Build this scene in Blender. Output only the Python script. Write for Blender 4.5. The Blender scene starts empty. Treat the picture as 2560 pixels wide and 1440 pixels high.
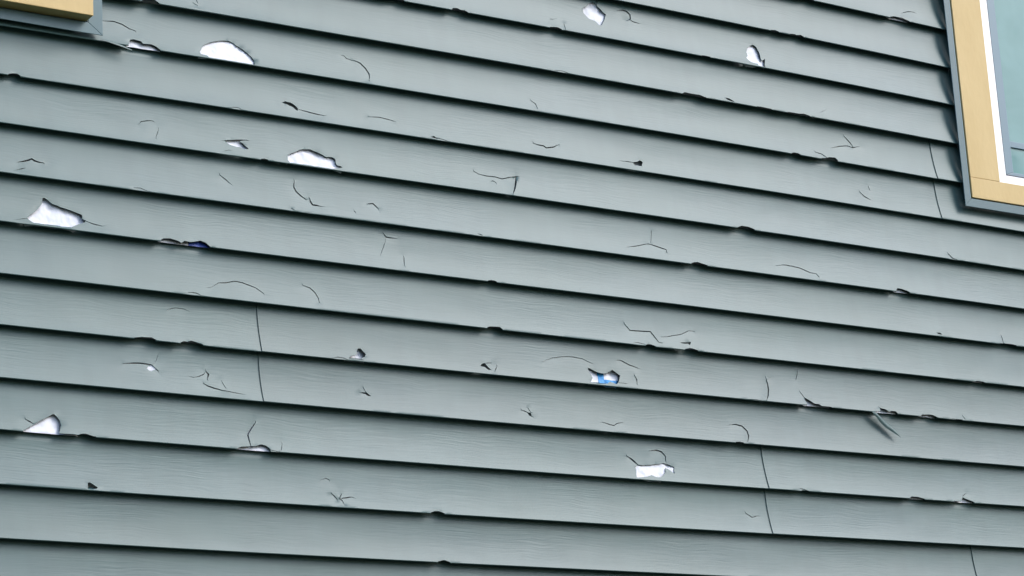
# Hail-damaged vinyl siding on a house wall, seen from below with a long lens.
import bpy, math, random
from mathutils import Matrix, Vector, noise
from mathutils.geometry import delaunay_2d_cdt

sc = bpy.context.scene
COL = sc.collection
R = math.radians

# ---------------------------------------------------------------- camera
S = 0.127                      # one lap of siding = 127 mm; wall coordinates below are in laps
ZOFF = 4.1129                  # height of lap line 0 above the ground
cam_data = bpy.data.cameras.new("camera")
cam = bpy.data.objects.new("camera", cam_data)
COL.objects.link(cam)
sc.camera = cam
cam_data.sensor_width = 36.0
cam_data.lens = 92.452
cam_data.clip_start = 0.1
cam_data.clip_end = 2000.0
CM = Matrix(((0.83171616, -0.10062884, -0.54600555),
             (-0.55223884, -0.25139542, -0.79487899),
             (-0.05727554, 0.96263917, -0.26466079))).to_4x4()
cam.matrix_world = Matrix.Translation((-3.81, -5.6114936, 1.6)) @ CM

# ---------------------------------------------------------------- world and sun
SUN_EL, SUN_AZ = 40.0, 43.0    # azimuth measured from straight out of the wall towards the right
world = bpy.data.worlds.new("World")
sc.world = world
world.use_nodes = True
wn = world.node_tree
wn.nodes.clear()
sky = wn.nodes.new("ShaderNodeTexSky")
sky.sky_type = 'NISHITA'
sky.sun_disc = False
sky.sun_elevation = R(SUN_EL)
sky.sun_rotation = R(180.0 - SUN_AZ)
sky.air_density = 1.0
sky.dust_density = 1.5
sky.ozone_density = 1.0
bg = wn.nodes.new("ShaderNodeBackground")
bg.inputs["Strength"].default_value = 0.15
wo = wn.nodes.new("ShaderNodeOutputWorld")
wn.links.new(sky.outputs[0], bg.inputs[0])
wn.links.new(bg.outputs[0], wo.inputs[0])

sun_data = bpy.data.lights.new("sun", 'SUN')
sun_data.energy = 0.62
sun_data.angle = R(20.0)
sun_data.color = (0.94, 0.97, 1.0)
sun = bpy.data.objects.new("sun", sun_data)
COL.objects.link(sun)
sd = Vector((math.sin(R(SUN_AZ)) * math.cos(R(SUN_EL)), -math.cos(R(SUN_AZ)) * math.cos(R(SUN_EL)), math.sin(R(SUN_EL))))
sun.rotation_euler = sd.to_track_quat('Z', 'Y').to_euler()
sun.location = sd * 30

sc.view_settings.view_transform = 'Standard'
sc.view_settings.look = 'None'
sc.view_settings.exposure = 1.5
sc.view_settings.gamma = 1.0
sc.view_settings.use_curve_mapping = False

# ---------------------------------------------------------------- helpers
def tag(o, label=None, cat=None, group=None, kind=None):
    if label: o['label'] = label
    if cat: o['category'] = cat
    if group: o['group'] = group
    if kind: o['kind'] = kind
    return o

def add_mesh(name, verts, faces, mat, parent=None, smooth=None):
    me = bpy.data.meshes.new(name)
    me.from_pydata(verts, [], faces)
    me.materials.append(mat)
    me.update()
    if smooth is not None:
        for p in me.polygons: p.use_smooth = True
        me.set_sharp_from_angle(angle=R(smooth))
    o = bpy.data.objects.new(name, me)
    COL.objects.link(o)
    if parent: o.parent = parent
    return o

def W(x, y, z):                # wall coordinates (laps) -> metres
    return (x * S, y * S, z * S + ZOFF)

class MB:                      # collects boxes and prisms in wall coordinates
    def __init__(s): s.v = []; s.f = []
    def box(s, x0, x1, y0, y1, z0, z1):
        n = len(s.v)
        s.v += [W(x, y, z) for z in (z0, z1) for y in (y0, y1) for x in (x0, x1)]
        s.f += [tuple(n + i for i in q) for q in ((0, 2, 3, 1), (4, 5, 7, 6), (0, 1, 5, 4), (2, 6, 7, 3), (0, 4, 6, 2), (1, 3, 7, 5))]
        return s
    def prism(s, poly, y0, y1):          # polygon in x,z (counter-clockwise seen from the front)
        n = len(s.v); m = len(poly)
        s.v += [W(x, y0, z) for x, z in poly] + [W(x, y1, z) for x, z in poly]
        s.f.append(tuple(range(n, n + m))); s.f.append(tuple(range(n + 2 * m - 1, n + m - 1, -1)))
        for i in range(m):
            j = (i + 1) % m
            s.f.append((n + i, n + m + i, n + m + j, n + j))
        return s
    def build(s, name, mat, parent=None, bevel=0.0, seg=2):
        o = add_mesh(name, s.v, s.f, mat, parent)
        if bevel:
            b = o.modifiers.new("bevel", 'BEVEL'); b.width = bevel; b.segments = seg
            b.limit_method = 'ANGLE'; b.angle_limit = R(40)
        return o

# ---------------------------------------------------------------- materials
def new_mat(name):
    m = bpy.data.materials.new(name); m.use_nodes = True
    nt = m.node_tree; b = nt.nodes["Principled BSDF"]
    return m, nt, b

def tex_noise(nt, scale_vec, scale=1.0, detail=3.0, rough=0.5, dist=0.0):
    tc = nt.nodes.new("ShaderNodeTexCoord"); mp = nt.nodes.new("ShaderNodeMapping")
    mp.inputs["Scale"].default_value = scale_vec
    nt.links.new(tc.outputs["Object"], mp.inputs["Vector"])
    n = nt.nodes.new("ShaderNodeTexNoise")
    n.inputs["Scale"].default_value = scale; n.inputs["Detail"].default_value = detail
    n.inputs["Roughness"].default_value = rough; n.inputs["Distortion"].default_value = dist
    nt.links.new(mp.outputs[0], n.inputs["Vector"])
    return n

def ramp(nt, src, c0, c1, p0=0.3, p1=0.7):
    r = nt.nodes.new("ShaderNodeValToRGB")
    r.color_ramp.elements[0].position = p0; r.color_ramp.elements[0].color = (*c0, 1)
    r.color_ramp.elements[1].position = p1; r.color_ramp.elements[1].color = (*c1, 1)
    nt.links.new(src, r.inputs[0])
    return r

def vinyl(name, ca, cb, rough, grain):
    m, nt, b = new_mat(name)
    big = tex_noise(nt, (1.6, 1.6, 5.0), 1.0, 3.0)
    r = ramp(nt, big.outputs["Fac"], ca, cb)
    # every panel has weathered a little differently; faint dirt washed down in streaks
    oi = nt.nodes.new("ShaderNodeObjectInfo")
    rv = nt.nodes.new("ShaderNodeMapRange"); rv.inputs[3].default_value = 0.93; rv.inputs[4].default_value = 1.05
    nt.links.new(oi.outputs["Random"], rv.inputs[0])
    dirt = tex_noise(nt, (22.0, 22.0, 1.6), 1.0, 4.0)
    dv = nt.nodes.new("ShaderNodeMapRange"); dv.inputs[1].default_value = .3; dv.inputs[2].default_value = .7
    dv.inputs[3].default_value = 0.93; dv.inputs[4].default_value = 1.03
    nt.links.new(dirt.outputs["Fac"], dv.inputs[0])
    mm = nt.nodes.new("ShaderNodeMath"); mm.operation = 'MULTIPLY'
    nt.links.new(rv.outputs[0], mm.inputs[0]); nt.links.new(dv.outputs[0], mm.inputs[1])
    vm = nt.nodes.new("ShaderNodeVectorMath"); vm.operation = 'SCALE'
    nt.links.new(r.outputs[0], vm.inputs[0]); nt.links.new(mm.outputs[0], vm.inputs["Scale"])
    nt.links.new(vm.outputs[0], b.inputs["Base Color"])
    b.inputs["Roughness"].default_value = rough
    b.inputs["Specular IOR Level"].default_value = 0.48
    if grain:
        # embossed wood grain: long thin wavering ridges, every ~6 mm
        warp = tex_noise(nt, (5.0, 5.0, 9.0), 1.0, 2.0)
        tc = nt.nodes.new("ShaderNodeTexCoord")
        add = nt.nodes.new("ShaderNodeVectorMath"); add.operation = 'MULTIPLY_ADD'
        add.inputs[1].default_value = (0.0, 0.0, 0.035)
        nt.links.new(warp.outputs["Color"], add.inputs[0]); nt.links.new(tc.outputs["Object"], add.inputs[2])
        mp = nt.nodes.new("ShaderNodeMapping"); mp.inputs["Scale"].default_value = (11.0, 11.0, 235.0)
        nt.links.new(add.outputs[0], mp.inputs["Vector"])
        g = nt.nodes.new("ShaderNodeTexNoise"); g.inputs["Scale"].default_value = 1.0
        g.inputs["Detail"].default_value = 1.5; g.inputs["Roughness"].default_value = 0.5
        nt.links.new(mp.outputs[0], g.inputs["Vector"])
        patch = tex_noise(nt, (3.0, 3.0, 6.0), 1.0, 1.0)
        pr = nt.nodes.new("ShaderNodeMapRange"); pr.inputs[1].default_value = 0.35; pr.inputs[2].default_value = 0.65
        pr.inputs[3].default_value = 0.3; pr.inputs[4].default_value = 1.0
        nt.links.new(patch.outputs["Fac"], pr.inputs[0])
        mul = nt.nodes.new("ShaderNodeMath"); mul.operation = 'MULTIPLY'
        nt.links.new(g.outputs["Fac"], mul.inputs[0]); nt.links.new(pr.outputs[0], mul.inputs[1])
        bp = nt.nodes.new("ShaderNodeBump"); bp.inputs["Strength"].default_value = 1.0
        bp.inputs["Distance"].default_value = grain
        nt.links.new(mul.outputs[0], bp.inputs["Height"]); nt.links.new(bp.outputs[0], b.inputs["Normal"])
    return m

M_SIDING = vinyl("siding_vinyl", (0.049, 0.094, 0.085), (0.055, 0.100, 0.097), 0.45, 0.00042)
M_CHANNEL = vinyl("channel_vinyl", (0.058, 0.116, 0.122), (0.062, 0.120, 0.132), 0.42, 0.0)

def paint(name, ca, cb, rough, bump=0.0, scale=(6, 6, 6)):
    m, nt, b = new_mat(name)
    n = tex_noise(nt, scale, 1.0, 4.0)
    r = ramp(nt, n.outputs["Fac"], ca, cb)
    nt.links.new(r.outputs[0], b.inputs["Base Color"])
    b.inputs["Roughness"].default_value = rough
    if bump:
        n2 = tex_noise(nt, (60, 60, 25), 1.0, 4.0)
        bp = nt.nodes.new("ShaderNodeBump"); bp.inputs["Distance"].default_value = bump
        nt.links.new(n2.outputs["Fac"], bp.inputs["Height"]); nt.links.new(bp.outputs[0], b.inputs["Normal"])
    return m

M_CASING = paint("tan_paint", (0.49, 0.34, 0.13), (0.53, 0.375, 0.155), 0.6, 0.0009, (11, 11, 5))
M_WHITE = paint("white_vinyl", (0.80, 0.80, 0.79), (0.83, 0.83, 0.82), 0.35)
M_SASH = paint("sash_vinyl", (0.10, 0.17, 0.20), (0.11, 0.18, 0.215), 0.35)
M_GASKET = paint("gasket_rubber", (0.03, 0.03, 0.04), (0.04, 0.04, 0.05), 0.6)
M_WRAP = paint("house_wrap_sheet", (0.56, 0.565, 0.60), (0.64, 0.64, 0.66), 0.6, 0.0012, (9, 9, 9))
M_BLUE = paint("blue_ink", (0.008, 0.19, 0.46), (0.012, 0.25, 0.56), 0.55, 0.0, (60, 60, 8))
M_NAVY = paint("navy_ink", (0.008, 0.035, 0.20), (0.012, 0.05, 0.28), 0.55, 0.0, (60, 60, 8))
M_GROUND = paint("dark_lawn", (0.025, 0.035, 0.018), (0.04, 0.05, 0.03), 0.9, 0.01, (0.8, 0.8, 0.8))

def glass_mat():
    m, nt, b = new_mat("window_glass")
    n = tex_noise(nt, (3.5, 3.5, 5.0), 1.0, 3.0, 0.5, 0.6)
    r = ramp(nt, n.outputs["Fac"], (0.11, 0.225, 0.21), (0.15, 0.28, 0.265))
    nt.links.new(r.outputs[0], b.inputs["Base Color"])
    b.inputs["Roughness"].default_value = 0.05
    b.inputs["IOR"].default_value = 1.52
    b.inputs["Specular IOR Level"].default_value = 0.3
    n2 = tex_noise(nt, (4, 4, 4), 1.0, 1.0)
    bp = nt.nodes.new("ShaderNodeBump"); bp.inputs["Distance"].default_value = 0.002
    nt.links.new(n2.outputs["Fac"], bp.inputs["Height"]); nt.links.new(bp.outputs[0], b.inputs["Normal"])
    return m
M_GLASS = glass_mat()

# ---------------------------------------------------------------- ground
ground = MB()
ground.v = [(-400, -400, 0), (400, -400, 0), (400, 400, 0), (-400, 400, 0)]; ground.f = [(0, 1, 2, 3)]
tag(ground.build("ground", M_GROUND), "dark lawn in front of the house", "ground", kind="structure")

# ---------------------------------------------------------------- the house wall
house = bpy.data.objects.new("damaged_house", None)
COL.objects.link(house)
tag(house, "house clad in grey-green lap siding torn by hail, with tan-framed windows at its upper corners", "house")

# --- lap lines: nearly level, with the slight sag and uneven spacing of the real wall
CK = {-3: .0014, -2: .0009, -1: .0318, 0: .0206, 1: .0211, 2: .0078, 3: -.0032, 4: -.0087, 5: .0084, 6: -.0183,
      7: -.0106, 8: -.0236, 9: -.0088, 10: -.0263, 11: -.0185}
CO = (.00183, .00844, -.0285, .05724, .07157, -.00737, -.03246)
def lap_z(k, X):
    if k < -3: w = max(0.0, min(1.0, (k + 6) / 3.0))
    elif k > 11: w = max(0.0, min(1.0, (15 - k) / 4.0))
    else: w = 1.0
    kk = min(max(k, -3), 11)
    Xc = max(-14.0, min(18.0, X))
    x = Xc / 10.0; z = kk / 8.0 - .6
    s = CO[0]*x + CO[1]*x*x + CO[2]*x*z + CO[3]*x*x*z + CO[4]*x*z*z + CO[5]*x**3 + CO[6]*x*x*z*z
    return -k + w * (CK[kk] + s)

DEPTH, RC, TH = 0.165, 0.016, 0.012
def profile(t, h):             # t down the exposed face; beyond 1 the edge curls back. returns depth, height below the lap line above
    if t <= 0: return DEPTH + 0.02, t * h
    if t <= 1.0: return DEPTH * (1 - t ** 1.8) + .02 * max(0.0, 1 - t / .09), t * h - 0.010 * max(0.0, (t - .9) / .1)
    u = t - 1.0
    a = min(u / .03, 1.0) * math.pi / 2
    y = RC - RC * math.cos(a); z = h - .010 + RC * math.sin(a)
    if u > .03: y += (u - .03); z -= (u - .03) * .75
    return y, z

def inside(p, poly):
    x, y = p; r = False; j = len(poly) - 1
    for i in range(len(poly)):
        xi, yi = poly[i]; xj, yj = poly[j]
        if (yi > y) != (yj > y) and x < (xj - xi) * (y - yi) / (yj - yi) + xi: r = not r
        j = i
    return r

def seg_dist(p, a, b):
    ax, ay = a; bx, by = b; px, py = p
    dx, dy = bx - ax, by - ay; L = dx*dx + dy*dy
    t = 0 if L == 0 else max(0, min(1, ((px-ax)*dx + (py-ay)*dy) / L))
    qx, qy = ax + t*dx - px, ay + t*dy - py
    side = 1 if dx * (py - ay) - dy * (px - ax) > 0 else -1
    return math.hypot(qx, qy), side

def crack_poly(pts, w, rnd):   # a slit that tapers to both ends
    n = len(pts); cum = [0]
    # subdivide a little and jitter for a ragged line
    P = []
    for i in range(n - 1):
        a, b = pts[i], pts[i+1]
        d = math.hypot(b[0]-a[0], b[1]-a[1]); m = max(1, int(d / .07))
        for q in range(m):
            f = q / m; j = rnd.uniform(-.003, .003) if q else 0
            P.append((a[0] + (b[0]-a[0]) * f, a[1] + (b[1]-a[1]) * f + j))
    P.append(pts[-1]); n = len(P)
    for i in range(1, n): cum.append(cum[-1] + math.hypot(P[i][0]-P[i-1][0], P[i][1]-P[i-1][1]))
    T = cum[-1] or 1; up = []; dn = []
    for i, (x, y) in enumerate(P):
        a = P[max(0, i-1)]; b = P[min(n-1, i+1)]
        dx, dy = b[0]-a[0], b[1]-a[1]; L = math.hypot(dx, dy) or 1
        f = cum[i] / T; k = min(1.0, min(f, 1 - f) * 4.0) if n > 2 else (0.35 if f in (0, 1) else 1)
        hw = w * 0.5 * (0.12 + 0.88 * k)
        up.append((x - dy / L * hw, y + dx / L * hw)); dn.append((x + dy / L * hw, y - dx / L * hw))
    return up + dn[::-1], P

FEATS = [  # lap, kind (h hole, n notch in the lower edge, c crack + width), outline along the wall / down the lap
 (0,'h',[(-6.857,0.868),(-6.781,0.731),(-6.584,0.603),(-6.366,0.529),(-6.245,0.504),(-6.135,0.5),(-6.031,0.548),(-5.92,0.605),(-5.754,0.719),(-5.674,0.791),(-5.624,0.879),(-5.628,0.985),(-5.986,0.985),(-6.349,0.985),(-6.664,0.985),(-6.669,0.98),(-6.707,0.938),(-6.848,0.924)]),
 (2,'h',[(-6.332,0.68),(-6.173,0.639),(-6.016,0.616),(-5.942,0.669),(-5.887,0.724),(-5.816,0.787),(-5.864,0.803),(-5.971,0.791),(-6.086,0.781),(-6.236,0.757)]),
 (-2,'h',[(3.043,0.122),(3.157,0.092),(3.203,0.125),(3.223,0.182),(3.325,0.246),(3.453,0.347),(3.397,0.471),(3.264,0.675),(3.189,0.668),(3.099,0.578),(2.942,0.543),(2.823,0.418),(2.82,0.304),(2.941,0.232)]),
 (-2,'h',[(7.419,0.64),(7.455,0.547),(7.561,0.452),(7.668,0.4),(7.762,0.459),(7.807,0.571),(7.816,0.757),(7.836,0.809),(7.942,0.734),(7.895,0.888),(7.885,0.985),(7.681,0.985),(7.679,0.927),(7.505,0.914),(7.427,0.861),(7.373,0.804),(7.424,0.75)]),
 (4,'h',[(-10.255,0.374),(-10.222,0.361),(-10.112,0.44),(-9.977,0.491),(-9.832,0.532),(-9.469,0.631),(-9.467,0.693),(-9.486,0.713),(-9.407,0.746),(-9.43,0.794),(-9.624,0.882),(-9.762,0.982),(-10.011,0.985),(-10.282,0.985),(-10.443,0.985),(-10.533,0.937),(-10.621,0.86),(-10.448,0.704),(-10.282,0.507)]),
 (2,'h',[(-4.938,0.844),(-4.909,0.784),(-4.717,0.692),(-4.546,0.613),(-4.375,0.589),(-4.222,0.631),(-4.02,0.717),(-3.875,0.697),(-3.8,0.755),(-3.807,0.84),(-3.785,0.874),(-3.658,0.903),(-3.781,0.948),(-3.934,0.985),(-4.402,0.985),(-4.91,0.985),(-4.943,0.918)]),
 (7,'h',[(-8.147,0.528),(-8.091,0.474),(-8.021,0.451),(-7.946,0.541),(-8.051,0.576)]),
 (6,'h',[(-3.497,0.795),(-3.453,0.71),(-3.396,0.705),(-3.288,0.828),(-3.328,0.886),(-3.433,0.941),(-3.346,0.969),(-3.458,0.971),(-3.717,0.96),(-3.667,0.901),(-3.531,0.87),(-3.483,0.82)]),
 (6,'h',[(2.251,0.626),(2.285,0.614),(2.478,0.69),(2.685,0.709),(2.791,0.662),(2.902,0.596),(3.085,0.72),(3.039,0.819),(2.998,0.89),(2.941,0.942),(2.892,0.927),(2.775,0.89),(2.615,0.971),(2.415,0.985),(2.405,0.971),(2.252,0.956),(2.324,0.845),(2.28,0.727)]),
 (8,'h',[(3.343,0.711),(3.419,0.66),(3.68,0.642),(3.87,0.611),(4.128,0.566),(4.282,0.602),(4.402,0.641),(4.381,0.802),(4.27,0.734),(4.166,0.675),(4.139,0.781),(3.985,0.904),(3.843,0.913),(3.737,0.873),(3.571,0.93),(3.316,0.966),(3.358,0.776)]),
 (1,'h',[(-4.998,0.667),(-4.908,0.625),(-4.854,0.636),(-4.798,0.636),(-4.702,0.677),(-4.654,0.725),(-4.632,0.759),(-4.64,0.807),(-4.685,0.795),(-4.742,0.748),(-4.821,0.723),(-4.936,0.685)]),
 (-1,'h',[(6.592,0.906),(6.699,0.899),(6.804,0.935),(6.869,0.985),(6.786,0.985),(6.681,0.955)]),
 (1,'h',[(3.861,0.802),(3.932,0.782),(4.058,0.725),(4.148,0.762),(4.085,0.87),(4.019,0.87),(3.907,0.876)]),
 (1,'h',[(-1.481,0.948),(-1.384,0.914),(-1.284,0.957),(-1.32,0.982),(-1.416,0.967)]),
 (6,'h',[(-0.529,0.827),(-0.412,0.747),(-0.248,0.902),(-0.338,0.901),(-0.422,0.835)]),
 (7,'h',[(-3.449,0.617),(-3.296,0.6),(-3.196,0.669),(-3.262,0.674),(-3.312,0.636)]),
 (5,'h',[(4.771,0.832),(5.021,0.808),(5.084,0.783),(5.024,0.874),(4.99,0.839),(4.821,0.851)]),
 (7,'h',[(0.62,0.714),(0.691,0.718),(0.705,0.788),(0.747,0.821),(0.682,0.799)]),
 (4,'h',[(12.456,0.892),(12.58,0.9),(12.638,0.948),(12.501,0.941)]),
 (9,'h',[(-9.443,0.858),(-9.408,0.84),(-9.252,0.939),(-9.28,0.964),(-9.465,0.985)]),
 (0,'n',[(-8.446,1.4),(-8.446,0.99),(-8.417,0.911),(-8.392,0.852),(-8.31,0.826),(-8.148,0.847),(-8.119,0.895),(-7.934,0.88),(-7.833,0.914),(-7.748,0.99),(-7.748,1.4)]),
 (1,'n',[(-10.988,1.4),(-10.988,0.99),(-10.903,0.954),(-10.795,0.943),(-10.735,0.99),(-10.735,1.4)]),
 (-1,'n',[(-8.147,1.4),(-8.147,0.99),(-8.088,0.95),(-8.005,0.922),(-7.871,0.905),(-7.765,0.99),(-7.765,1.4)]),
 (-2,'n',[(-2.31,1.4),(-2.31,0.99),(-2.187,0.975),(-2.044,0.956),(-1.971,0.99),(-1.971,1.4)]),
 (-2,'n',[(-0.782,1.4),(-0.782,0.99),(-0.743,0.954),(-0.636,0.931),(-0.55,0.961),(-0.437,0.961),(-0.372,0.99),(-0.372,1.4)]),
 (-2,'n',[(1.779,1.4),(1.779,0.99),(1.892,0.969),(2.002,0.958),(2.1,0.99),(2.1,1.4)]),
 (-2,'n',[(6.006,1.4),(6.006,0.99),(6.128,0.986),(6.263,0.99),(6.263,1.4)]),
 (-1,'n',[(5.367,1.4),(5.367,0.99),(5.384,0.99),(5.429,0.955),(5.633,0.965),(5.864,0.958),(5.992,0.99),(6.032,0.99),(6.032,1.4)]),
 (-1,'n',[(7.519,1.4),(7.519,0.99),(7.668,0.986),(7.845,0.99),(7.96,0.99),(7.96,1.4)]),
 (-4,'n',[(9.289,1.4),(9.289,0.99),(9.42,0.969),(9.584,0.99),(9.584,1.4)]),
 (-4,'n',[(11.989,1.4),(11.989,0.99),(12.125,0.943),(12.387,0.936),(12.532,0.968),(12.624,0.99),(12.624,1.4)]),
 (-3,'n',[(8.151,1.4),(8.151,0.99),(8.281,0.971),(8.393,0.99),(8.393,1.4)]),
 (-3,'n',[(8.733,1.4),(8.733,0.99),(8.876,0.971),(8.918,0.99),(9.064,0.957),(9.15,0.99),(9.15,1.4)]),
 (-1,'n',[(8.438,1.4),(8.438,0.99),(8.59,0.987),(8.809,0.984),(8.938,0.961),(9.118,0.99),(9.118,1.4)]),
 (4,'n',[(-7.854,1.4),(-7.854,0.99),(-7.823,0.96),(-7.776,0.933),(-7.643,0.913),(-7.476,0.95),(-7.404,0.99),(-7.325,0.928),(-7.214,0.942),(-7.105,0.916),(-6.968,0.875),(-6.859,0.91),(-6.791,0.983),(-6.776,0.99),(-6.776,1.4)]),
 (2,'n',[(6.647,1.4),(6.647,0.99),(6.783,0.93),(6.978,0.936),(7.118,0.974),(7.144,0.99),(7.144,1.4)]),
 (3,'n',[(5.23,1.4),(5.23,0.99),(5.308,0.956),(5.426,0.934),(5.585,0.969),(5.688,0.99),(5.688,1.4)]),
 (0,'n',[(8.465,1.4),(8.465,0.99),(8.548,0.961),(8.667,0.964),(8.729,0.99),(8.729,1.4)]),
 (0,'n',[(9.37,1.4),(9.37,0.99),(9.491,0.97),(9.629,0.922),(9.82,0.902),(9.873,0.966),(9.884,0.99),(9.884,1.4)]),
 (6,'n',[(-8.451,1.4),(-8.451,0.99),(-8.252,0.954),(-8.081,0.943),(-8.002,0.982),(-7.988,0.99),(-7.988,1.4)]),
 (6,'n',[(-7.467,1.4),(-7.467,0.99),(-7.382,0.947),(-7.315,0.959),(-7.223,0.918),(-7.164,0.931),(-6.999,0.98),(-6.975,0.99),(-6.975,1.4)]),
 (5,'n',[(-0.328,1.4),(-0.328,0.99),(-0.26,0.957),(-0.107,0.945),(-0.005,0.939),(0.063,0.99),(0.063,1.4)]),
 (5,'n',[(3.791,1.4),(3.791,0.99),(3.864,0.961),(3.951,0.963),(4.05,0.99),(4.05,1.4)]),
 (5,'n',[(4.86,1.4),(4.86,0.99),(5.008,0.946),(5.136,0.965),(5.227,0.99),(5.227,1.4)]),
 (4,'n',[(-0.252,1.4),(-0.252,0.99),(-0.164,0.965),(-0.065,0.973),(-0.021,0.99),(-0.021,1.4)]),
 (3,'n',[(11.291,1.4),(11.291,0.99),(11.358,0.909),(11.494,0.916),(11.67,0.952),(11.727,0.99),(11.727,1.4)]),
 (4,'n',[(14.48,1.4),(14.48,0.99),(14.687,0.98),(14.849,0.974),(15.049,0.99),(15.049,1.4)]),
 (5,'n',[(13.552,1.4),(13.552,0.99),(13.651,0.98),(13.837,0.99),(13.837,1.4)]),
 (6,'n',[(8.228,1.4),(8.228,0.99),(8.249,0.977),(8.215,0.856),(8.215,0.811),(8.321,0.858),(8.403,0.895),(8.47,0.945),(8.588,0.945),(8.668,0.99),(8.961,0.99),(8.961,1.4)]),
 (6,'n',[(10.286,1.4),(10.286,0.99),(10.441,0.969),(10.456,0.887),(10.395,0.842),(10.481,0.885),(10.621,0.906),(10.711,0.967),(10.795,0.936),(10.918,0.937),(10.971,0.99),(10.971,1.4)]),
 (6,'n',[(11.689,1.4),(11.689,0.99),(11.73,0.956),(11.976,0.934),(12.062,0.938),(12.192,0.99),(12.192,1.4)]),
 (6,'n',[(12.786,1.4),(12.786,0.99),(12.892,0.99),(13.004,0.99),(13.004,1.4)]),
 (8,'n',[(-10.739,1.4),(-10.739,0.99),(-10.731,0.99),(-10.609,0.901),(-10.503,0.837),(-10.391,0.762),(-10.271,0.695),(-10.092,0.59),(-10.033,0.641),(-9.984,0.71),(-9.963,0.806),(-10.006,0.934),(-10.022,0.99),(-9.738,0.982),(-9.643,0.99),(-9.573,0.957),(-9.474,0.947),(-9.333,0.989),(-9.277,0.99),(-9.277,1.4)]),
 (8,'n',[(-6.291,1.4),(-6.291,0.99),(-6.186,0.947),(-5.891,0.912),(-5.751,0.861),(-5.648,0.881),(-5.571,0.951),(-5.561,0.99),(-5.561,1.4)]),
 (9,'n',[(-1.941,1.4),(-1.941,0.99),(-1.826,0.949),(-1.73,0.947),(-1.607,0.99),(-1.607,1.4)]),
 (10,'n',[(-1.827,1.4),(-1.827,0.99),(-1.695,0.952),(-1.603,0.967),(-1.534,0.99),(-1.534,1.4)]),
 (7,'n',[(6.079,1.4),(6.079,0.99),(6.199,0.975),(6.315,0.99),(6.315,1.4)]),
 (8,'n',[(7.853,1.4),(7.853,0.99),(7.973,0.99),(8.061,0.99),(8.061,1.4)]),
 (8,'n',[(11.079,1.4),(11.079,0.99),(11.15,0.95),(11.335,0.949),(11.549,0.99),(11.549,1.4)]),
 (8,'n',[(12.444,1.4),(12.444,0.99),(12.68,0.99),(12.776,0.867),(12.841,0.897),(13.024,0.955),(13.105,0.99),(13.105,1.4)]),
 (2,'n',[(-5.573,1.4),(-5.573,0.99),(-5.497,0.973),(-5.409,0.99),(-5.409,1.4)]),
 (0,'c0.0134',[(-8.925,0.503),(-8.69,0.481),(-8.52,0.516),(-8.372,0.592),(-8.244,0.616)]),
 (1,'c0.0080',[(-6.246,0.995),(-6.13,0.964),(-6.031,0.967),(-5.965,0.995)]),
 (2,'c0.0116',[(-8.225,0.603),(-8.172,0.524),(-8.056,0.489),(-7.906,0.466)]),
 (2,'c0.0062',[(-7.795,0.636),(-7.884,0.838)]),
 (2,'c0.0179',[(-6.34,0.672),(-6.175,0.653),(-6.082,0.63),(-5.841,0.591)]),
 (2,'c0.0080',[(-6.35,0.906),(-6.283,0.883)]),
 (-1,'c0.0080',[(-6.899,0.749),(-6.881,0.803)]),
 (-1,'c0.0080',[(-6.959,0.846),(-6.892,0.872)]),
 (0,'c0.0080',[(-3.481,0.401),(-3.433,0.402),(-3.391,0.452),(-3.25,0.477)]),
 (0,'c0.0161',[(-3.21,0.47),(-3.135,0.487),(-3.062,0.513),(-2.953,0.619),(-2.887,0.744),(-2.892,0.842),(-2.918,0.895)]),
 (1,'c0.0134',[(-4.597,0.773),(-4.368,0.803),(-4.183,0.822),(-4.024,0.825)]),
 (1,'c0.0107',[(-2.947,0.691),(-2.7,0.663),(-2.603,0.667),(-2.316,0.7)]),
 (1,'c0.0089',[(-1.286,0.962),(-1.159,0.978),(-1.067,0.995)]),
 (-2,'c0.0134',[(3.23,0.03),(3.225,0.171)]),
 (-2,'c0.0089',[(1.853,0.752),(1.918,0.75)]),
 (-2,'c0.0089',[(2.202,0.827),(2.208,0.966)]),
 (-2,'c0.0196',[(3.824,0.178),(3.951,0.145),(4.06,0.167),(4.14,0.235),(4.135,0.339),(4.044,0.408),(3.965,0.412)]),
 (-2,'c0.0134',[(4.119,0.363),(4.19,0.403),(4.357,0.415)]),
 (-1,'c0.0080',[(1.835,0.992),(2.033,0.969),(2.184,0.995)]),
 (0,'c0.0107',[(1.208,0.749),(1.309,0.813),(1.337,0.91)]),
 (1,'c0.0179',[(1.207,0.71),(1.307,0.734),(1.463,0.741),(1.527,0.78),(1.729,0.732),(1.899,0.639)]),
 (-4,'c0.0116',[(12.45,0.778),(12.673,0.7),(12.865,0.674)]),
 (-1,'c0.0062',[(9.471,0.845),(9.652,0.741)]),
 (0,'c0.0134',[(10.277,0.27),(10.359,0.351),(10.439,0.433),(10.501,0.529)]),
 (0,'c0.0134',[(9.785,0.648),(10.056,0.565),(10.318,0.515),(10.499,0.535),(10.718,0.465)]),
 (3,'c0.0214',[(-10.784,0.73),(-10.658,0.694),(-10.556,0.653),(-10.491,0.617),(-10.433,0.652),(-10.353,0.667),(-10.246,0.668)]),
 (3,'c0.0134',[(-10.812,0.9),(-10.642,0.836)]),
 (3,'c0.0116',[(-6.445,0.404),(-6.264,0.538)]),
 (3,'c0.0080',[(-8.398,0.96),(-8.251,0.948),(-8.171,0.981),(-8.114,0.995)]),
 (4,'c0.0125',[(-9.408,0.755),(-9.28,0.8),(-9.075,0.826)]),
 (4,'c0.0080',[(-10.789,0.91),(-10.638,0.872)]),
 (5,'c0.0116',[(-6.77,0.793),(-6.567,0.668),(-6.405,0.65),(-6.202,0.594),(-6.026,0.608),(-5.743,0.687),(-5.588,0.781)]),
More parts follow.
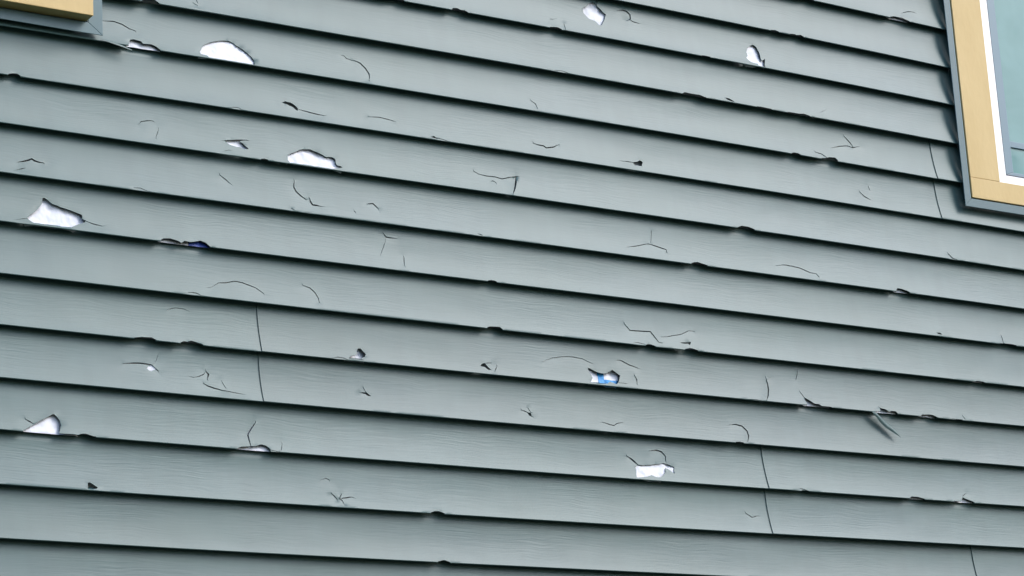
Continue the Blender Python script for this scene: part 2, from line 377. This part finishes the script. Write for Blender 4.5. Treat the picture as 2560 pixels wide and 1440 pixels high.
 (2,'c0.0125',[(-0.373,0.541),(-0.261,0.592),(-0.061,0.612),(0.145,0.603),(0.325,0.626),(0.599,0.542),(0.73,0.505)]),
 (2,'c0.0179',[(0.728,0.515),(0.69,0.653),(0.625,0.805),(0.535,0.962)]),
 (2,'c0.0125',[(0.005,0.735),(0.072,0.707),(0.148,0.735)]),
 (3,'c0.0161',[(-4.742,0.298),(-4.776,0.436),(-4.734,0.538),(-4.636,0.624),(-4.517,0.689)]),
 (3,'c0.0214',[(-4.436,0.652),(-4.429,0.723),(-4.386,0.791),(-4.219,0.796)]),
 (3,'c0.0107',[(-4.904,0.942),(-4.838,0.98)]),
 (3,'c0.0089',[(-4.611,0.995),(-4.487,0.979)]),
 (3,'c0.0089',[(-3.412,0.809),(-3.387,0.825)]),
 (3,'c0.0161',[(-3.079,0.601),(-2.931,0.572),(-2.814,0.676)]),
 (4,'c0.0143',[(-2.679,0.168),(-2.611,0.25),(-2.505,0.255),(-2.369,0.248)]),
 (4,'c0.0054',[(-2.628,0.315),(-2.821,0.698)]),
 (4,'c0.0098',[(-2.246,0.656),(-2.278,0.866)]),
 (3,'c0.0179',[(-0.378,0.965),(-0.331,0.978)]),
 (5,'c0.0116',[(-4.655,0.508),(-4.496,0.55),(-4.398,0.634),(-4.334,0.748),(-4.324,0.842)]),
 (1,'c0.0107',[(3.595,0.81),(3.872,0.801)]),
 (3,'c0.0116',[(3.562,0.778),(3.793,0.731),(4.135,0.632)]),
 (3,'c0.0143',[(4.135,0.632),(4.357,0.673),(4.61,0.721),(4.602,0.791)]),
 (3,'c0.0054',[(4.292,0.305),(4.208,0.603)]),
 (0,'c0.0116',[(9.258,0.845),(9.41,0.865),(9.564,0.949)]),
 (1,'c0.0143',[(10.56,0.635),(10.656,0.726),(10.801,0.78)]),
 (1,'c0.0080',[(10.875,0.447),(10.888,0.538)]),
 (2,'c0.0161',[(13.123,0.857),(13.228,0.983),(13.351,0.995)]),
 (3,'c0.0125',[(7.73,0.75),(7.981,0.7),(8.217,0.703),(8.447,0.727),(8.742,0.814),(8.909,0.816),(8.959,0.882)]),
 (5,'c0.0116',[(-7.268,0.96),(-7.18,0.95),(-7.094,0.957),(-7.015,0.995)]),
 (6,'c0.0071',[(-7.669,0.326),(-7.597,0.276),(-7.482,0.247),(-7.293,0.252)]),
 (7,'c0.0179',[(-8.629,0.476),(-8.29,0.436),(-8.163,0.44),(-8.038,0.452),(-7.975,0.503),(-7.905,0.554)]),
 (7,'c0.0080',[(-7.994,0.44),(-7.926,0.345),(-7.864,0.194)]),
 (7,'c0.0125',[(-7.152,0.623),(-7.026,0.587),(-6.925,0.536),(-6.874,0.474)]),
 (7,'c0.0214',[(-6.864,0.465),(-6.819,0.527),(-6.859,0.629)]),
 (7,'c0.0161',[(-6.951,0.729),(-6.879,0.772),(-6.738,0.81),(-6.584,0.829)]),
 (7,'c0.0080',[(-6.584,0.829),(-6.267,0.868),(-6.137,0.873)]),
 (7,'c0.0071',[(-6.542,0.667),(-6.488,0.77)]),
 (8,'c0.0161',[(-10.668,0.746),(-10.593,0.788),(-10.526,0.823)]),
 (6,'c0.0098',[(-4.065,0.985),(-3.967,0.958),(-3.831,0.971),(-3.744,0.995)]),
 (6,'c0.0107',[(-0.382,0.749),(-0.237,0.722)]),
 (6,'c0.0107',[(-0.101,0.787),(-0.194,0.925)]),
 (7,'c0.0089',[(-3.338,0.51),(-3.303,0.584)]),
 (5,'c0.0161',[(3.332,0.533),(3.449,0.679),(3.798,0.663),(4.008,0.652),(4.176,0.879),(4.271,0.889)]),
 (5,'c0.0107',[(4.267,0.749),(4.413,0.735),(4.846,0.637),(5.094,0.529),(5.263,0.522)]),
 (5,'c0.0089',[(3.526,0.95),(3.747,0.967)]),
 (6,'c0.0089',[(1.077,0.586),(1.357,0.468),(1.625,0.415),(1.89,0.391),(2.147,0.413),(2.384,0.493)]),
 (6,'c0.0134',[(3.078,0.356),(3.185,0.355),(3.383,0.44),(3.609,0.494)]),
 (6,'c0.0080',[(3.028,0.896),(3.219,0.899)]),
 (6,'c0.0143',[(3.49,0.684),(3.52,0.777),(3.505,0.873)]),
 (6,'c0.0170',[(7.208,0.454),(7.217,0.56),(7.199,0.709),(7.142,0.861),(7.073,0.966)]),
 (6,'c0.0098',[(7.22,0.453),(7.311,0.406)]),
 (6,'c0.0080',[(6.546,0.995),(6.867,0.995)]),
 (7,'c0.0143',[(0.468,0.673),(0.62,0.714)]),
 (7,'c0.0089',[(0.65,0.623),(0.693,0.709)]),
 (7,'c0.0116',[(2.51,0.784),(2.659,0.818),(2.81,0.843),(2.898,0.791),(3.078,0.75)]),
 (7,'c0.0179',[(6.037,0.583),(6.211,0.561),(6.374,0.586),(6.491,0.7),(6.503,0.813),(6.437,0.95)]),
 (4,'c0.0080',[(14.63,0.772),(14.621,0.993)]),
 (6,'c0.0089',[(8.171,0.187),(8.084,0.388)]),
 (6,'c0.0080',[(8.126,0.679),(8.206,0.802)]),
 (6,'c0.0071',[(13.049,0.895),(13.089,0.955)]),
 (8,'c0.0187',[(-5.803,0.397),(-5.937,0.56),(-6.003,0.649),(-6.017,0.684),(-6.002,0.811),(-5.986,0.92)]),
 (8,'c0.0107',[(-5.555,0.973),(-5.419,0.995)]),
 (8,'c0.0062',[(-5.275,0.805),(-5.321,0.955),(-5.402,0.995)]),
 (9,'c0.0089',[(-4.391,0.462),(-4.285,0.414),(-4.206,0.442)]),
 (9,'c0.0152',[(-4.195,0.72),(-4.088,0.829)]),
 (9,'c0.0170',[(-3.966,0.714),(-4.025,0.808)]),
 (9,'c0.0143',[(-4.013,0.816),(-3.729,0.765)]),
 (9,'c0.0170',[(-4.023,0.825),(-3.982,0.847),(-3.955,0.895)]),
 (8,'c0.0205',[(3.802,0.31),(3.991,0.278),(4.127,0.306),(4.217,0.401),(4.206,0.504)]),
 (8,'c0.0223',[(3.174,0.473),(3.279,0.53),(3.422,0.65)]),
 (9,'c0.0116',[(6.303,0.55),(6.458,0.642),(6.639,0.597)]),
 (8,'c0.0116',[(7.832,0.942),(8.029,0.995)]),
 (8,'c0.0116',[(12.772,0.901),(12.783,0.838),(12.943,0.747)]),
 (6,'c0.0080',[(12.624,0.995),(12.802,0.995)]),
]
CRACK_W = 1.4


FACET = [(.296, .633), (.764, .504), (.529, .982)]      # a triangular piece pushed in
WINDOW_CUTS = [(13.93, 99.0, -1.45, 99.0), (-99.0, -9.30, -0.80, 99.0)]   # x0, x1, z0, z1

def course_mesh(c, xa, xb, fine, yoff, rnd):
    """front sheet of one lap: returns verts (front then back) and faces"""
    feats = [f for f in FEATS if f[0] == c and f[2][0][0] > xa - .5 and f[2][0][0] < xb + .5] if fine else []
    dx = 0.14 if fine else 1.0
    T0, T1 = -.07, 1.145
    rows = [T0, 0.0, .045, .09, .13, .2, .3, .4, .5, .6, .7, .8, .88, .95, 1.0, 1.01, 1.02, 1.03, T1] if fine else [T0, 0, .35, .7, 1.0, 1.03, T1]
    nx = max(2, int(round((xb - xa) / dx)))
    pts = []; edges = []
    for r in rows:
        s = len(pts)
        for i in range(nx + 1): pts.append((xa + (xb - xa) * i / nx, r))
        if r in (T0, T1) or r >= 1.0:
            edges.append((s, s + nx))
    edges += [(0, len(pts) - 1 - nx), (nx, len(pts) - 1)]
    polys = []; lines = []
    for _, kind, P in feats:
        if kind[0] == 'c':
            w = float(kind[1:]) * CRACK_W
            poly, spine = crack_poly(P, w, rnd)
            lines.append((spine, w))
            for i, (x, y) in enumerate(spine[::2]):
                for d in (.05, .1):
                    for sg in (-1, 1):
                        q = (x + sg * d * .3, y + sg * d)
                        if .02 < q[1] < .98 and xa < q[0] < xb: pts.append(q)
        else:
            poly = P
            if kind == 'h':
                poly = []
                for i in range(len(P)):
                    a, b = P[i], P[(i+1) % len(P)]
                    poly.append(a)
                    if math.hypot(b[0]-a[0], b[1]-a[1]) > .08 and a[1] < .97:
                        poly.append(((a[0]+b[0])/2 + rnd.uniform(-.012, .012), (a[1]+b[1])/2 + rnd.uniform(-.016, .016)))
            lines.append((list(poly) + [poly[0]] if kind == 'h' else poly[1:-1], 0.0))
        polys.append(poly)
    for x0, x1, z0, z1 in WINDOW_CUTS:
        X0, X1 = max(xa - 1, x0), min(xb + 1, x1)
        if X1 <= X0: continue
        xm = max(xa, X0) if x0 > 0 else min(xb, X1)
        za, zb_ = lap_z(c, xm), lap_z(c + 1, xm)
        tb = (za - z0) / (za - zb_)
        if tb < T0: continue
        tb = min(tb, 1.5)
        polys.append([(X0, -1), (X1, -1), (X1, tb), (X0, tb)])
    for poly in polys:
        s = len(pts)
        pts += poly
        edges += [(s + i, s + (i + 1) % len(poly)) for i in range(len(poly))]
    out = delaunay_2d_cdt([Vector(p) for p in pts], edges, [], 0, 1e-5)
    V2 = [(v.x, v.y) for v in out[0]]; F = []
    bbs = [(min(q[0] for q in p), max(q[0] for q in p), min(q[1] for q in p), max(q[1] for q in p)) for p in polys]
    for f in out[2]:
        cx = sum(V2[i][0] for i in f) / len(f); cy = sum(V2[i][1] for i in f) / len(f)
        if cx < xa or cx > xb or cy < T0 or cy > T1: continue
        dead = False
        for p, bb in zip(polys, bbs):
            if bb[0] <= cx <= bb[1] and bb[2] <= cy <= bb[3] and inside((cx, cy), p): dead = True; break
        if not dead: F.append(tuple(f))
    # map to the wall
    lbb = [(min(q[0] for q in l) - .35, max(q[0] for q in l) + .35, min(q[1] for q in l) - .35, max(q[1] for q in l) + .35) for l, w in lines if len(l) > 1]
    lines = [l for l in lines if len(l[0]) > 1]
    front = []; back = []
    for (x, t) in V2:
        za, zb_ = lap_z(c, x), lap_z(c + 1, x); h = za - zb_
        y, dz = profile(t, h)
        y2, dz2 = profile(min(t + .004, T1 + .01), h); y1, dz1 = profile(t - .004, h)
        ty, tz = y2 - y1, dz2 - dz1; L = math.hypot(ty, tz) or 1
        ny, nz = tz / L, ty / L                      # into the sheet (y in, z up)
        tt = max(0.0, min(1.0, t))
        wob = .010 * noise.noise((x * .33, c * 3.7, tt * 1.2)) + .004 * noise.noise((x * 1.3, c * 5.1, tt * 2.5))
        wob *= min(1.0, tt * 3)
        dent = 0.0
        for (ln, w), bb in zip(lines, lbb):
            if not (bb[0] < x < bb[1] and bb[2] < t < bb[3]): continue
            dm, sd = 9, 1
            for i in range(len(ln) - 1):
                d, s_ = seg_dist((x, t), ln[i], ln[i+1])
                if d < dm: dm, sd = d, s_
            dent += (.004 + .22 * w) * math.exp(-(dm / .10) ** 2) * (1.0 if sd > 0 else -.3)
        if c == 2 and 0 < x < 1 and inside((x, t), FACET):
            dent += .022 * min(1.0, seg_dist((x, t), FACET[0], FACET[2])[0] / .3)
        y += wob + dent * (1 if t <= 1.0 else .6) + yoff
        front.append(W(x, y, za - dz)); back.append(W(x, y + ny * TH, za - dz + nz * TH))
    n = len(front); cnt = {}
    for f in F:
        for i in range(len(f)):
            a, b = f[i], f[(i+1) % len(f)]
            cnt[(a, b)] = 1
    faces = []
    used = set(i for f in F for i in f)
    for f in F:                # param (x right, t down): make the front face the viewer
        faces.append(tuple(reversed(f))); faces.append(tuple(n + i for i in f))
    for (a, b) in cnt:
        if (b, a) not in cnt: faces.append((a, b, n + b, n + a))
    allv = front + back
    remap = {}; vv = []
    for i in sorted(used | set(n + i for i in used)):
        remap[i] = len(vv); vv.append(allv[i])
    return vv, [tuple(remap[i] for i in f) for f in faces]

SEAMS = {0: [13.03], 6: [-5.69], 8: [6.93], 10: [13.0], 2: [], 4: [], -2: [], -4: []}
LABELS = {
 (0, 0): "siding panel with an oval white hole and a torn lower edge, beside the left window",
 (-2, 0): "siding panel with a jagged white hole and a narrow white slot near its right end",
 (2, 0): "siding panel with a long white hole, a white slit and a lower edge chipped at the left",
 (4, 0): "siding panel with a large triangular white hole at its left end",
 (6, 1): "siding panel with a star-shaped hole showing blue print and a torn strip hanging down",
 (8, 0): "siding panel with a pointed white hole torn through its lower edge",
 (8, 1): "short siding panel at the lower right with chips along its lower edge",
 (10, 0): "nearly whole siding panel at the bottom with two small chips",
}
WX0, WX1 = -30.0, 30.0
for k in range(-12, 32, 2):
    fine = -4 <= k <= 12
    seams = SEAMS.get(k, [((k * 7) % 23) - 11.0] if not fine else [])
    xs = [WX0] + seams + [WX1]
    for si in range(len(xs) - 1):
        xa = xs[si]; xb = xs[si + 1]
        over = si < len(xs) - 2        # the left panel runs on behind the right one
        yo = 0.022 if over else 0.0
        xe = xb + (.35 if over else 0)
        rnd = random.Random(k * 31 + si)
        V = []; F = []
        for c in (k, k + 1):
            spans = [(xa, xe, fine)]
            if fine:
                lo, hi = max(xa, -14.0), min(xe, 18.0)
                spans = []
                if xa < lo: spans.append((xa, lo, False))
                spans.append((lo, hi, True))
                if xe > hi: spans.append((hi, xe, False))
            for (a, b, fn) in spans:
                v, f = course_mesh(c, a, b, fn, yo, rnd)
                n = len(V); V += v; F += [tuple(n + i for i in q) for q in f]
        p = add_mesh("siding_panel", V, F, M_SIDING, house, smooth=32)
        if (k, si) in LABELS: p['label'] = LABELS[(k, si)]

# --- house wrap behind the siding: flat sheet, billowing forward where the vinyl is gone, with printed marks
WRAP_Y = .222
TORN = [(0, -8.446), (4, -7.854), (8, -6.291), (8, 11.079), (8, 12.444), (6, 8.228), (6, 10.286), (6, 11.689), (-4, 11.989), (5, 13.552), (3, 11.291)]
BIG = FEATS[0:10] + [f for f in FEATS if f[1] == 'n' and (f[0] == 8 and f[2][0][0] < -10 or (f[0], f[2][0][0]) in TORN)]
BACK = {4: .09, 7: .12, 8: .095, 6: .05}        # how far behind the vinyl the wrap lies at some of the holes
def core(f): return f[2] if f[1] == 'h' or f[2][0][0] > -10 else [p for p in f[2] if p[0] < -9.6]
def billow(f, x, t):
    P = [(a, min(b, .97)) for a, b in core(f)]
    lo_t = min(p[1] for p in P)
    d = min(seg_dist((x, t), P[i], P[(i + 1) % len(P)])[0] for i in range(len(P)))
    if inside((x, t), P): d = 0.0
    w = max(0.0, 1.0 - d / .13); w = w * w * (3 - 2 * w)
    yf = DEPTH * (1 - min(max(t, 0), 1) ** 1.8) + BACK.get(BIG.index(f), .066 if BIG.index(f) < 10 else .108)
    n = .020 * noise.noise((x * 6, t * 5, f[0])) + .010 * noise.noise((x * 15, t * 11, 3.0))
    return WRAP_Y - .006 - w * (WRAP_Y - yf) + n * w
def sheet(f, x0, x1, t0, t1, off, step=.03):
    nx = max(2, int((x1 - x0) / step)); nt = max(2, int((t1 - t0) / step)); V = []; F = []
    for j in range(nt + 1):
        for i in range(nx + 1):
            x = x0 + (x1 - x0) * i / nx; t = t0 + (t1 - t0) * j / nt
            za = lap_z(f[0], x); h = za - lap_z(f[0] + 1, x)
            V.append(W(x, billow(f, x, t) - off, za - t * h))
    for j in range(nt):
        for i in range(nx):
            a = j * (nx + 1) + i
            xm = x0 + (x1 - x0) * (i + .5) / nx; tm = t0 + (t1 - t0) * (j + .5) / nt
            if tm > .88 and not (min(p[0] for p in core(f)) - .02 < xm < max(p[0] for p in core(f)) + .05): continue
            F.append((a, a + nx + 1, a + nx + 2, a + 1))
    return V, F
wm = MB().box(WX0, WX1, WRAP_Y, .60, -32.3, 12.9)
for f in BIG:
    P = core(f)
    xs = [p[0] for p in P]; ts = [min(p[1], .98) for p in P]
    V, F = sheet(f, min(xs) - .16, max(xs) + .16, max(.02, min(ts) - .16), .988, 0.0)
    n = len(wm.v); wm.v += V; wm.f += [tuple(n + i for i in q) for q in F]
wrap = wm.build("house_wrap", M_WRAP, house)
for p in wrap.data.polygons: p.use_smooth = len(wrap.data.polygons) > 6 and p.index > 5
star = [f for f in FEATS if f[0] == 6 and f[1] == 'h' and 2 < f[2][0][0] < 3.2][0]
V1, F1 = sheet(star, 2.54, 2.70, .52, .985, .007); V2, F2 = sheet(star, 2.70, 3.2, .83, .985, .007)
o_ = add_mesh("printed_mark", V1 + V2, F1 + [tuple(len(V1) + i for i in q) for q in F2], M_BLUE, wrap)
edge = [f for f in BIG if f[0] == 4 and f[1] == 'n'][0]
V1, F1 = sheet(edge, -7.2, -6.72, .78, .988, .007)
add_mesh("printed_mark", V1, F1, M_NAVY, wrap)

# ---------------------------------------------------------------- windows
def ring(mb, o, i, y0, y1):    # mitred frame between two rectangles (x0, x1, z0, z1)
    a, b, c, d = o; e, f, g, h = i
    mb.prism([(a, c), (b, c), (f, g), (e, g)], y0, y1)
    mb.prism([(e, h), (f, h), (b, d), (a, d)], y0, y1)
    mb.prism([(a, c), (e, g), (e, h), (a, d)], y0, y1)
    mb.prism([(f, g), (b, c), (b, d), (f, h)], y0, y1)

def make_window(x0, x1, z0, z1, jw, cas, ydep, label, chan_y=-.10):
    """outer edge of the channel, channel width, casing widths (side, bottom), casing front depth"""
    side, bot = cas
    cx0, cx1, cz0, cz1 = x0 + jw[0], x1 - jw[0], z0 + jw[1], z1 - jw[1]     # casing outer
    fx0, fx1, fz0, fz1 = cx0 + side, cx1 - side, cz0 + bot, cz1 - side      # window frame outer
    m = MB()
    fw = .262
    ring(m, (fx0, fx1, fz0, fz1), (fx0 + fw, fx1 - fw, fz0 + .21, fz1 - fw), chan_y + .02, .2)
    win = m.build("window", M_WHITE, house, .0015)
    win['label'] = label
    j = MB(); ring(j, (x0, x1, z0, z1), (cx0 - .03, cx1 + .03, cz0 - .03, cz1 + .03), chan_y, chan_y + .02)
    j.box(cx0 - .03, cx0 - .012, chan_y + .02, .2, cz0, cz1); j.box(cx1 + .012, cx1 + .03, chan_y + .02, .2, cz0, cz1)
    j.box(cx0, cx1, chan_y + .02, .2, cz0 - .03, cz0 - .012)
    j.build("channel_trim", M_CHANNEL, win, .0012)
    c = MB()
    c.box(cx0, cx1, ydep, .2, cz0, fz0 - .004)                       # bottom board runs full width
    c.box(cx0 + .004, fx0 - .002, ydep + .006, .2, fz0, cz1 - .004)
    c.box(fx1 + .002, cx1 - .004, ydep + .006, .2, fz0, cz1 - .004)
    c.box(fx0, fx1, ydep + .003, .2, fz1 + .002, cz1)
    c.build("casing", M_CASING, win, .0018)
    # sash behind a dark gasket
    sx0, sx1, sz0, sz1 = fx0 + fw, fx1 - fw, fz0 + .21, fz1 - fw
    g = MB(); ring(g, (sx0 - .01, sx1 + .01, sz0 - .01, sz1 + .01), (sx0 + .04, sx1 - .04, sz0 + .04, sz1 - .04), chan_y + .045, .2)
    g.build("gasket", M_GASKET, win)
    sa = MB()
    ring(sa, (sx0 + .04, sx1 - .04, sz0 + .04, sz1 - .04), (sx0 + .37, sx1 - .37, sz0 + .15, sz1 - .3), .02, .2)
    zb = fz0 + 1.035
    sa.box(sx0 + .37, sx1 - .37, .045, .2, zb, zb + .165)
    s1 = MB()
    sa.build("sash", M_SASH, win, .0015)
    MB().box(sx0 + .37, sx1 - .37, .09, .12, sz0 + .15, zb).build("pane", M_GLASS, win)
    MB().box(sx0 + .37, sx1 - .37, .075, .105, zb + .165, sz1 - .3).build("pane", M_GLASS, win)
    return win

make_window(13.745, 21.4, -1.632, 8.4, (.243, .243), (1.0, .525), chan_y_right := -.118,
            "window at the right with white frame, tan casing and teal glass")
make_window(-16.6, -9.057, -.955, 8.4, (.333, .255), (1.0, .9), -.40,
            "window at the upper left, only its thick tan bottom casing and grey channel in view")

# ---------------------------------------------------------------- torn strips hanging from the siding
def strip(name, path, wid, parent, curl, label):
    """a tapering curled strip: path of (x, y, z), width per point"""
    V = []; F = []; n = len(path); m = 5
    for s in (0, 1):
        for i, (x, y, z) in enumerate(path):
            w = wid[i]
            for q in range(m):
                f = q / (m - 1)
                V.append(W(x + f * w * .35, y - curl * math.sin(f * math.pi * .8) * w + s * .009 + f * w * .5, z + f * w * .9 + s * .004))
    o = n * m
    for i in range(n - 1):
        for q in range(m - 1):
            a = i * m + q
            F.append((a, a + m, a + m + 1, a + 1)); F.append((o + a, o + a + 1, o + a + m + 1, o + a + m))
    for i in range(n - 1):
        a = i * m; F.append((a, o + a, o + a + m, a + m)); a += m - 1; F.append((a, a + m, o + a + m, o + a))
    for q in range(m - 1):
        F.append((q, q + 1, o + q + 1, o + q)); a = (n - 1) * m + q; F.append((a, o + a, o + a + 1, a + 1))
    ob = add_mesh(name, V, F, M_SIDING, parent, smooth=50)
    ob['label'] = label
    return ob
panels = [o for o in house.children if o.get('label', '').startswith("siding panel with a star")]
strip("torn_flap", [(10.17, -.005, -7.02), (10.28, -.01, -7.12), (10.42, .01, -7.25), (10.56, .01, -7.35), (10.70, -.01, -7.43), (10.84, -.02, -7.50), (10.95, -.03, -7.55)],
      [.03, .12, .16, .14, .13, .07, .005], panels[0], .42, "torn vinyl strip hanging below the edge")
panels = [o for o in house.children if o.get('label', '').startswith("siding panel with an oval")]
strip("torn_flap", [(-9.06, -.02, -1.00), (-8.85, -.03, -1.05), (-8.62, -.03, -1.09), (-8.40, -.02, -1.13)],
      [.02, .05, .05, .02], panels[0], .2, "thin torn sliver beside the left window")

# ---------------------------------------------------------------- unseen trees added across the yard to darken the low sky the wall faces
def leaf_mat(name, c):
    m, nt, b = new_mat(name)
    n = tex_noise(nt, (1.5, 1.5, 1.5), 1.0, 3.0)
    r = ramp(nt, n.outputs["Fac"], tuple(q * .7 for q in c), tuple(q * 1.3 for q in c))
    nt.links.new(r.outputs[0], b.inputs["Base Color"]); b.inputs["Roughness"].default_value = .7
    return m
M_LEAF = leaf_mat("leaf_green", (.035, .06, .025)); M_BARK = leaf_mat("bark", (.07, .055, .04))
rt = random.Random(5)
ADDED_TREES = [(-26, -5), (-21, -9), (-16, -13), (-10, -16), (-4, -17.5), (2, -18), (8, -17), (14, -14), (19, -10), (24, -6)]
WHERE = ["far left end", "second from the left end", "third from the left end", "left of the middle", "just left of the middle", "just right of the middle",
         "right of the middle", "third from the right end", "second from the right end", "far right end"]
for ti, (tx, ty) in enumerate(ADDED_TREES):
    root = bpy.data.objects.new("added_tree", None); COL.objects.link(root); root.location = (tx, ty, 0)
    tag(root, "broad leafy green tree, unseen and put in to darken the low sky, %s of the row" % WHERE[ti], "added_tree", "unseen trees added in a row across the lawn")
    H = rt.uniform(8.8, 10.4); RW = rt.uniform(3.0, 3.6)
    V = []; F = []
    for i in range(9):
        z = i * H * .75 / 8; r = .28 * (1 - i / 10)
        for q in range(8):
            a = q * math.pi / 4; V.append((r * math.cos(a) + .15 * math.sin(z), r * math.sin(a), z))
    for i in range(8):
        for q in range(8):
            F.append((i*8+q, i*8+(q+1) % 8, i*8+8+(q+1) % 8, i*8+8+q))
    for i in range(10):                        # limbs
        a = i * 2.4; z0 = H * (.25 + .045 * i); n = len(V)
        for s_ in (0, 1):
            r = .1 if s_ == 0 else .03; L = 0 if s_ == 0 else RW * .7
            for q in range(5):
                b_ = q * 2 * math.pi / 5
                V.append((L * math.cos(a) - r * math.sin(a) * math.cos(b_), L * math.sin(a) + r * math.cos(a) * math.cos(b_), z0 + L * .5 + r * math.sin(b_)))
        for q in range(5): F.append((n+q, n+(q+1) % 5, n+5+(q+1) % 5, n+5+q))
    add_mesh("trunk", V, F, M_BARK, root)
    V = []; F = []
    clumps = [(rt.uniform(-1, 1) * RW * .75, rt.uniform(-1, 1) * RW * .6, H * rt.uniform(.22, .92), rt.uniform(.8, 1.5)) for _ in range(34)]
    for cx, cy, cz, cr in clumps:
        k_ = 1 - .5 * max(0, cz / H - .6) / .4
        cx *= k_; cy *= k_
        for _ in range(75):
            d = Vector((rt.gauss(0, 1), rt.gauss(0, 1), rt.gauss(0, 1))).normalized() * cr * rt.uniform(.5, 1.05)
            u = Vector((rt.gauss(0, 1), rt.gauss(0, 1), rt.gauss(0, 1))).normalized(); w_ = u.orthogonal().normalized()
            sz = rt.uniform(.10, .2); p = Vector((cx, cy, cz)) + d; n = len(V)
            V += [tuple(p - u*sz), tuple(p + w_*sz*.6), tuple(p + u*sz), tuple(p - w_*sz*.6)]; F.append((n, n+1, n+2, n+3))
    add_mesh("crown", V, F, M_LEAF, root)
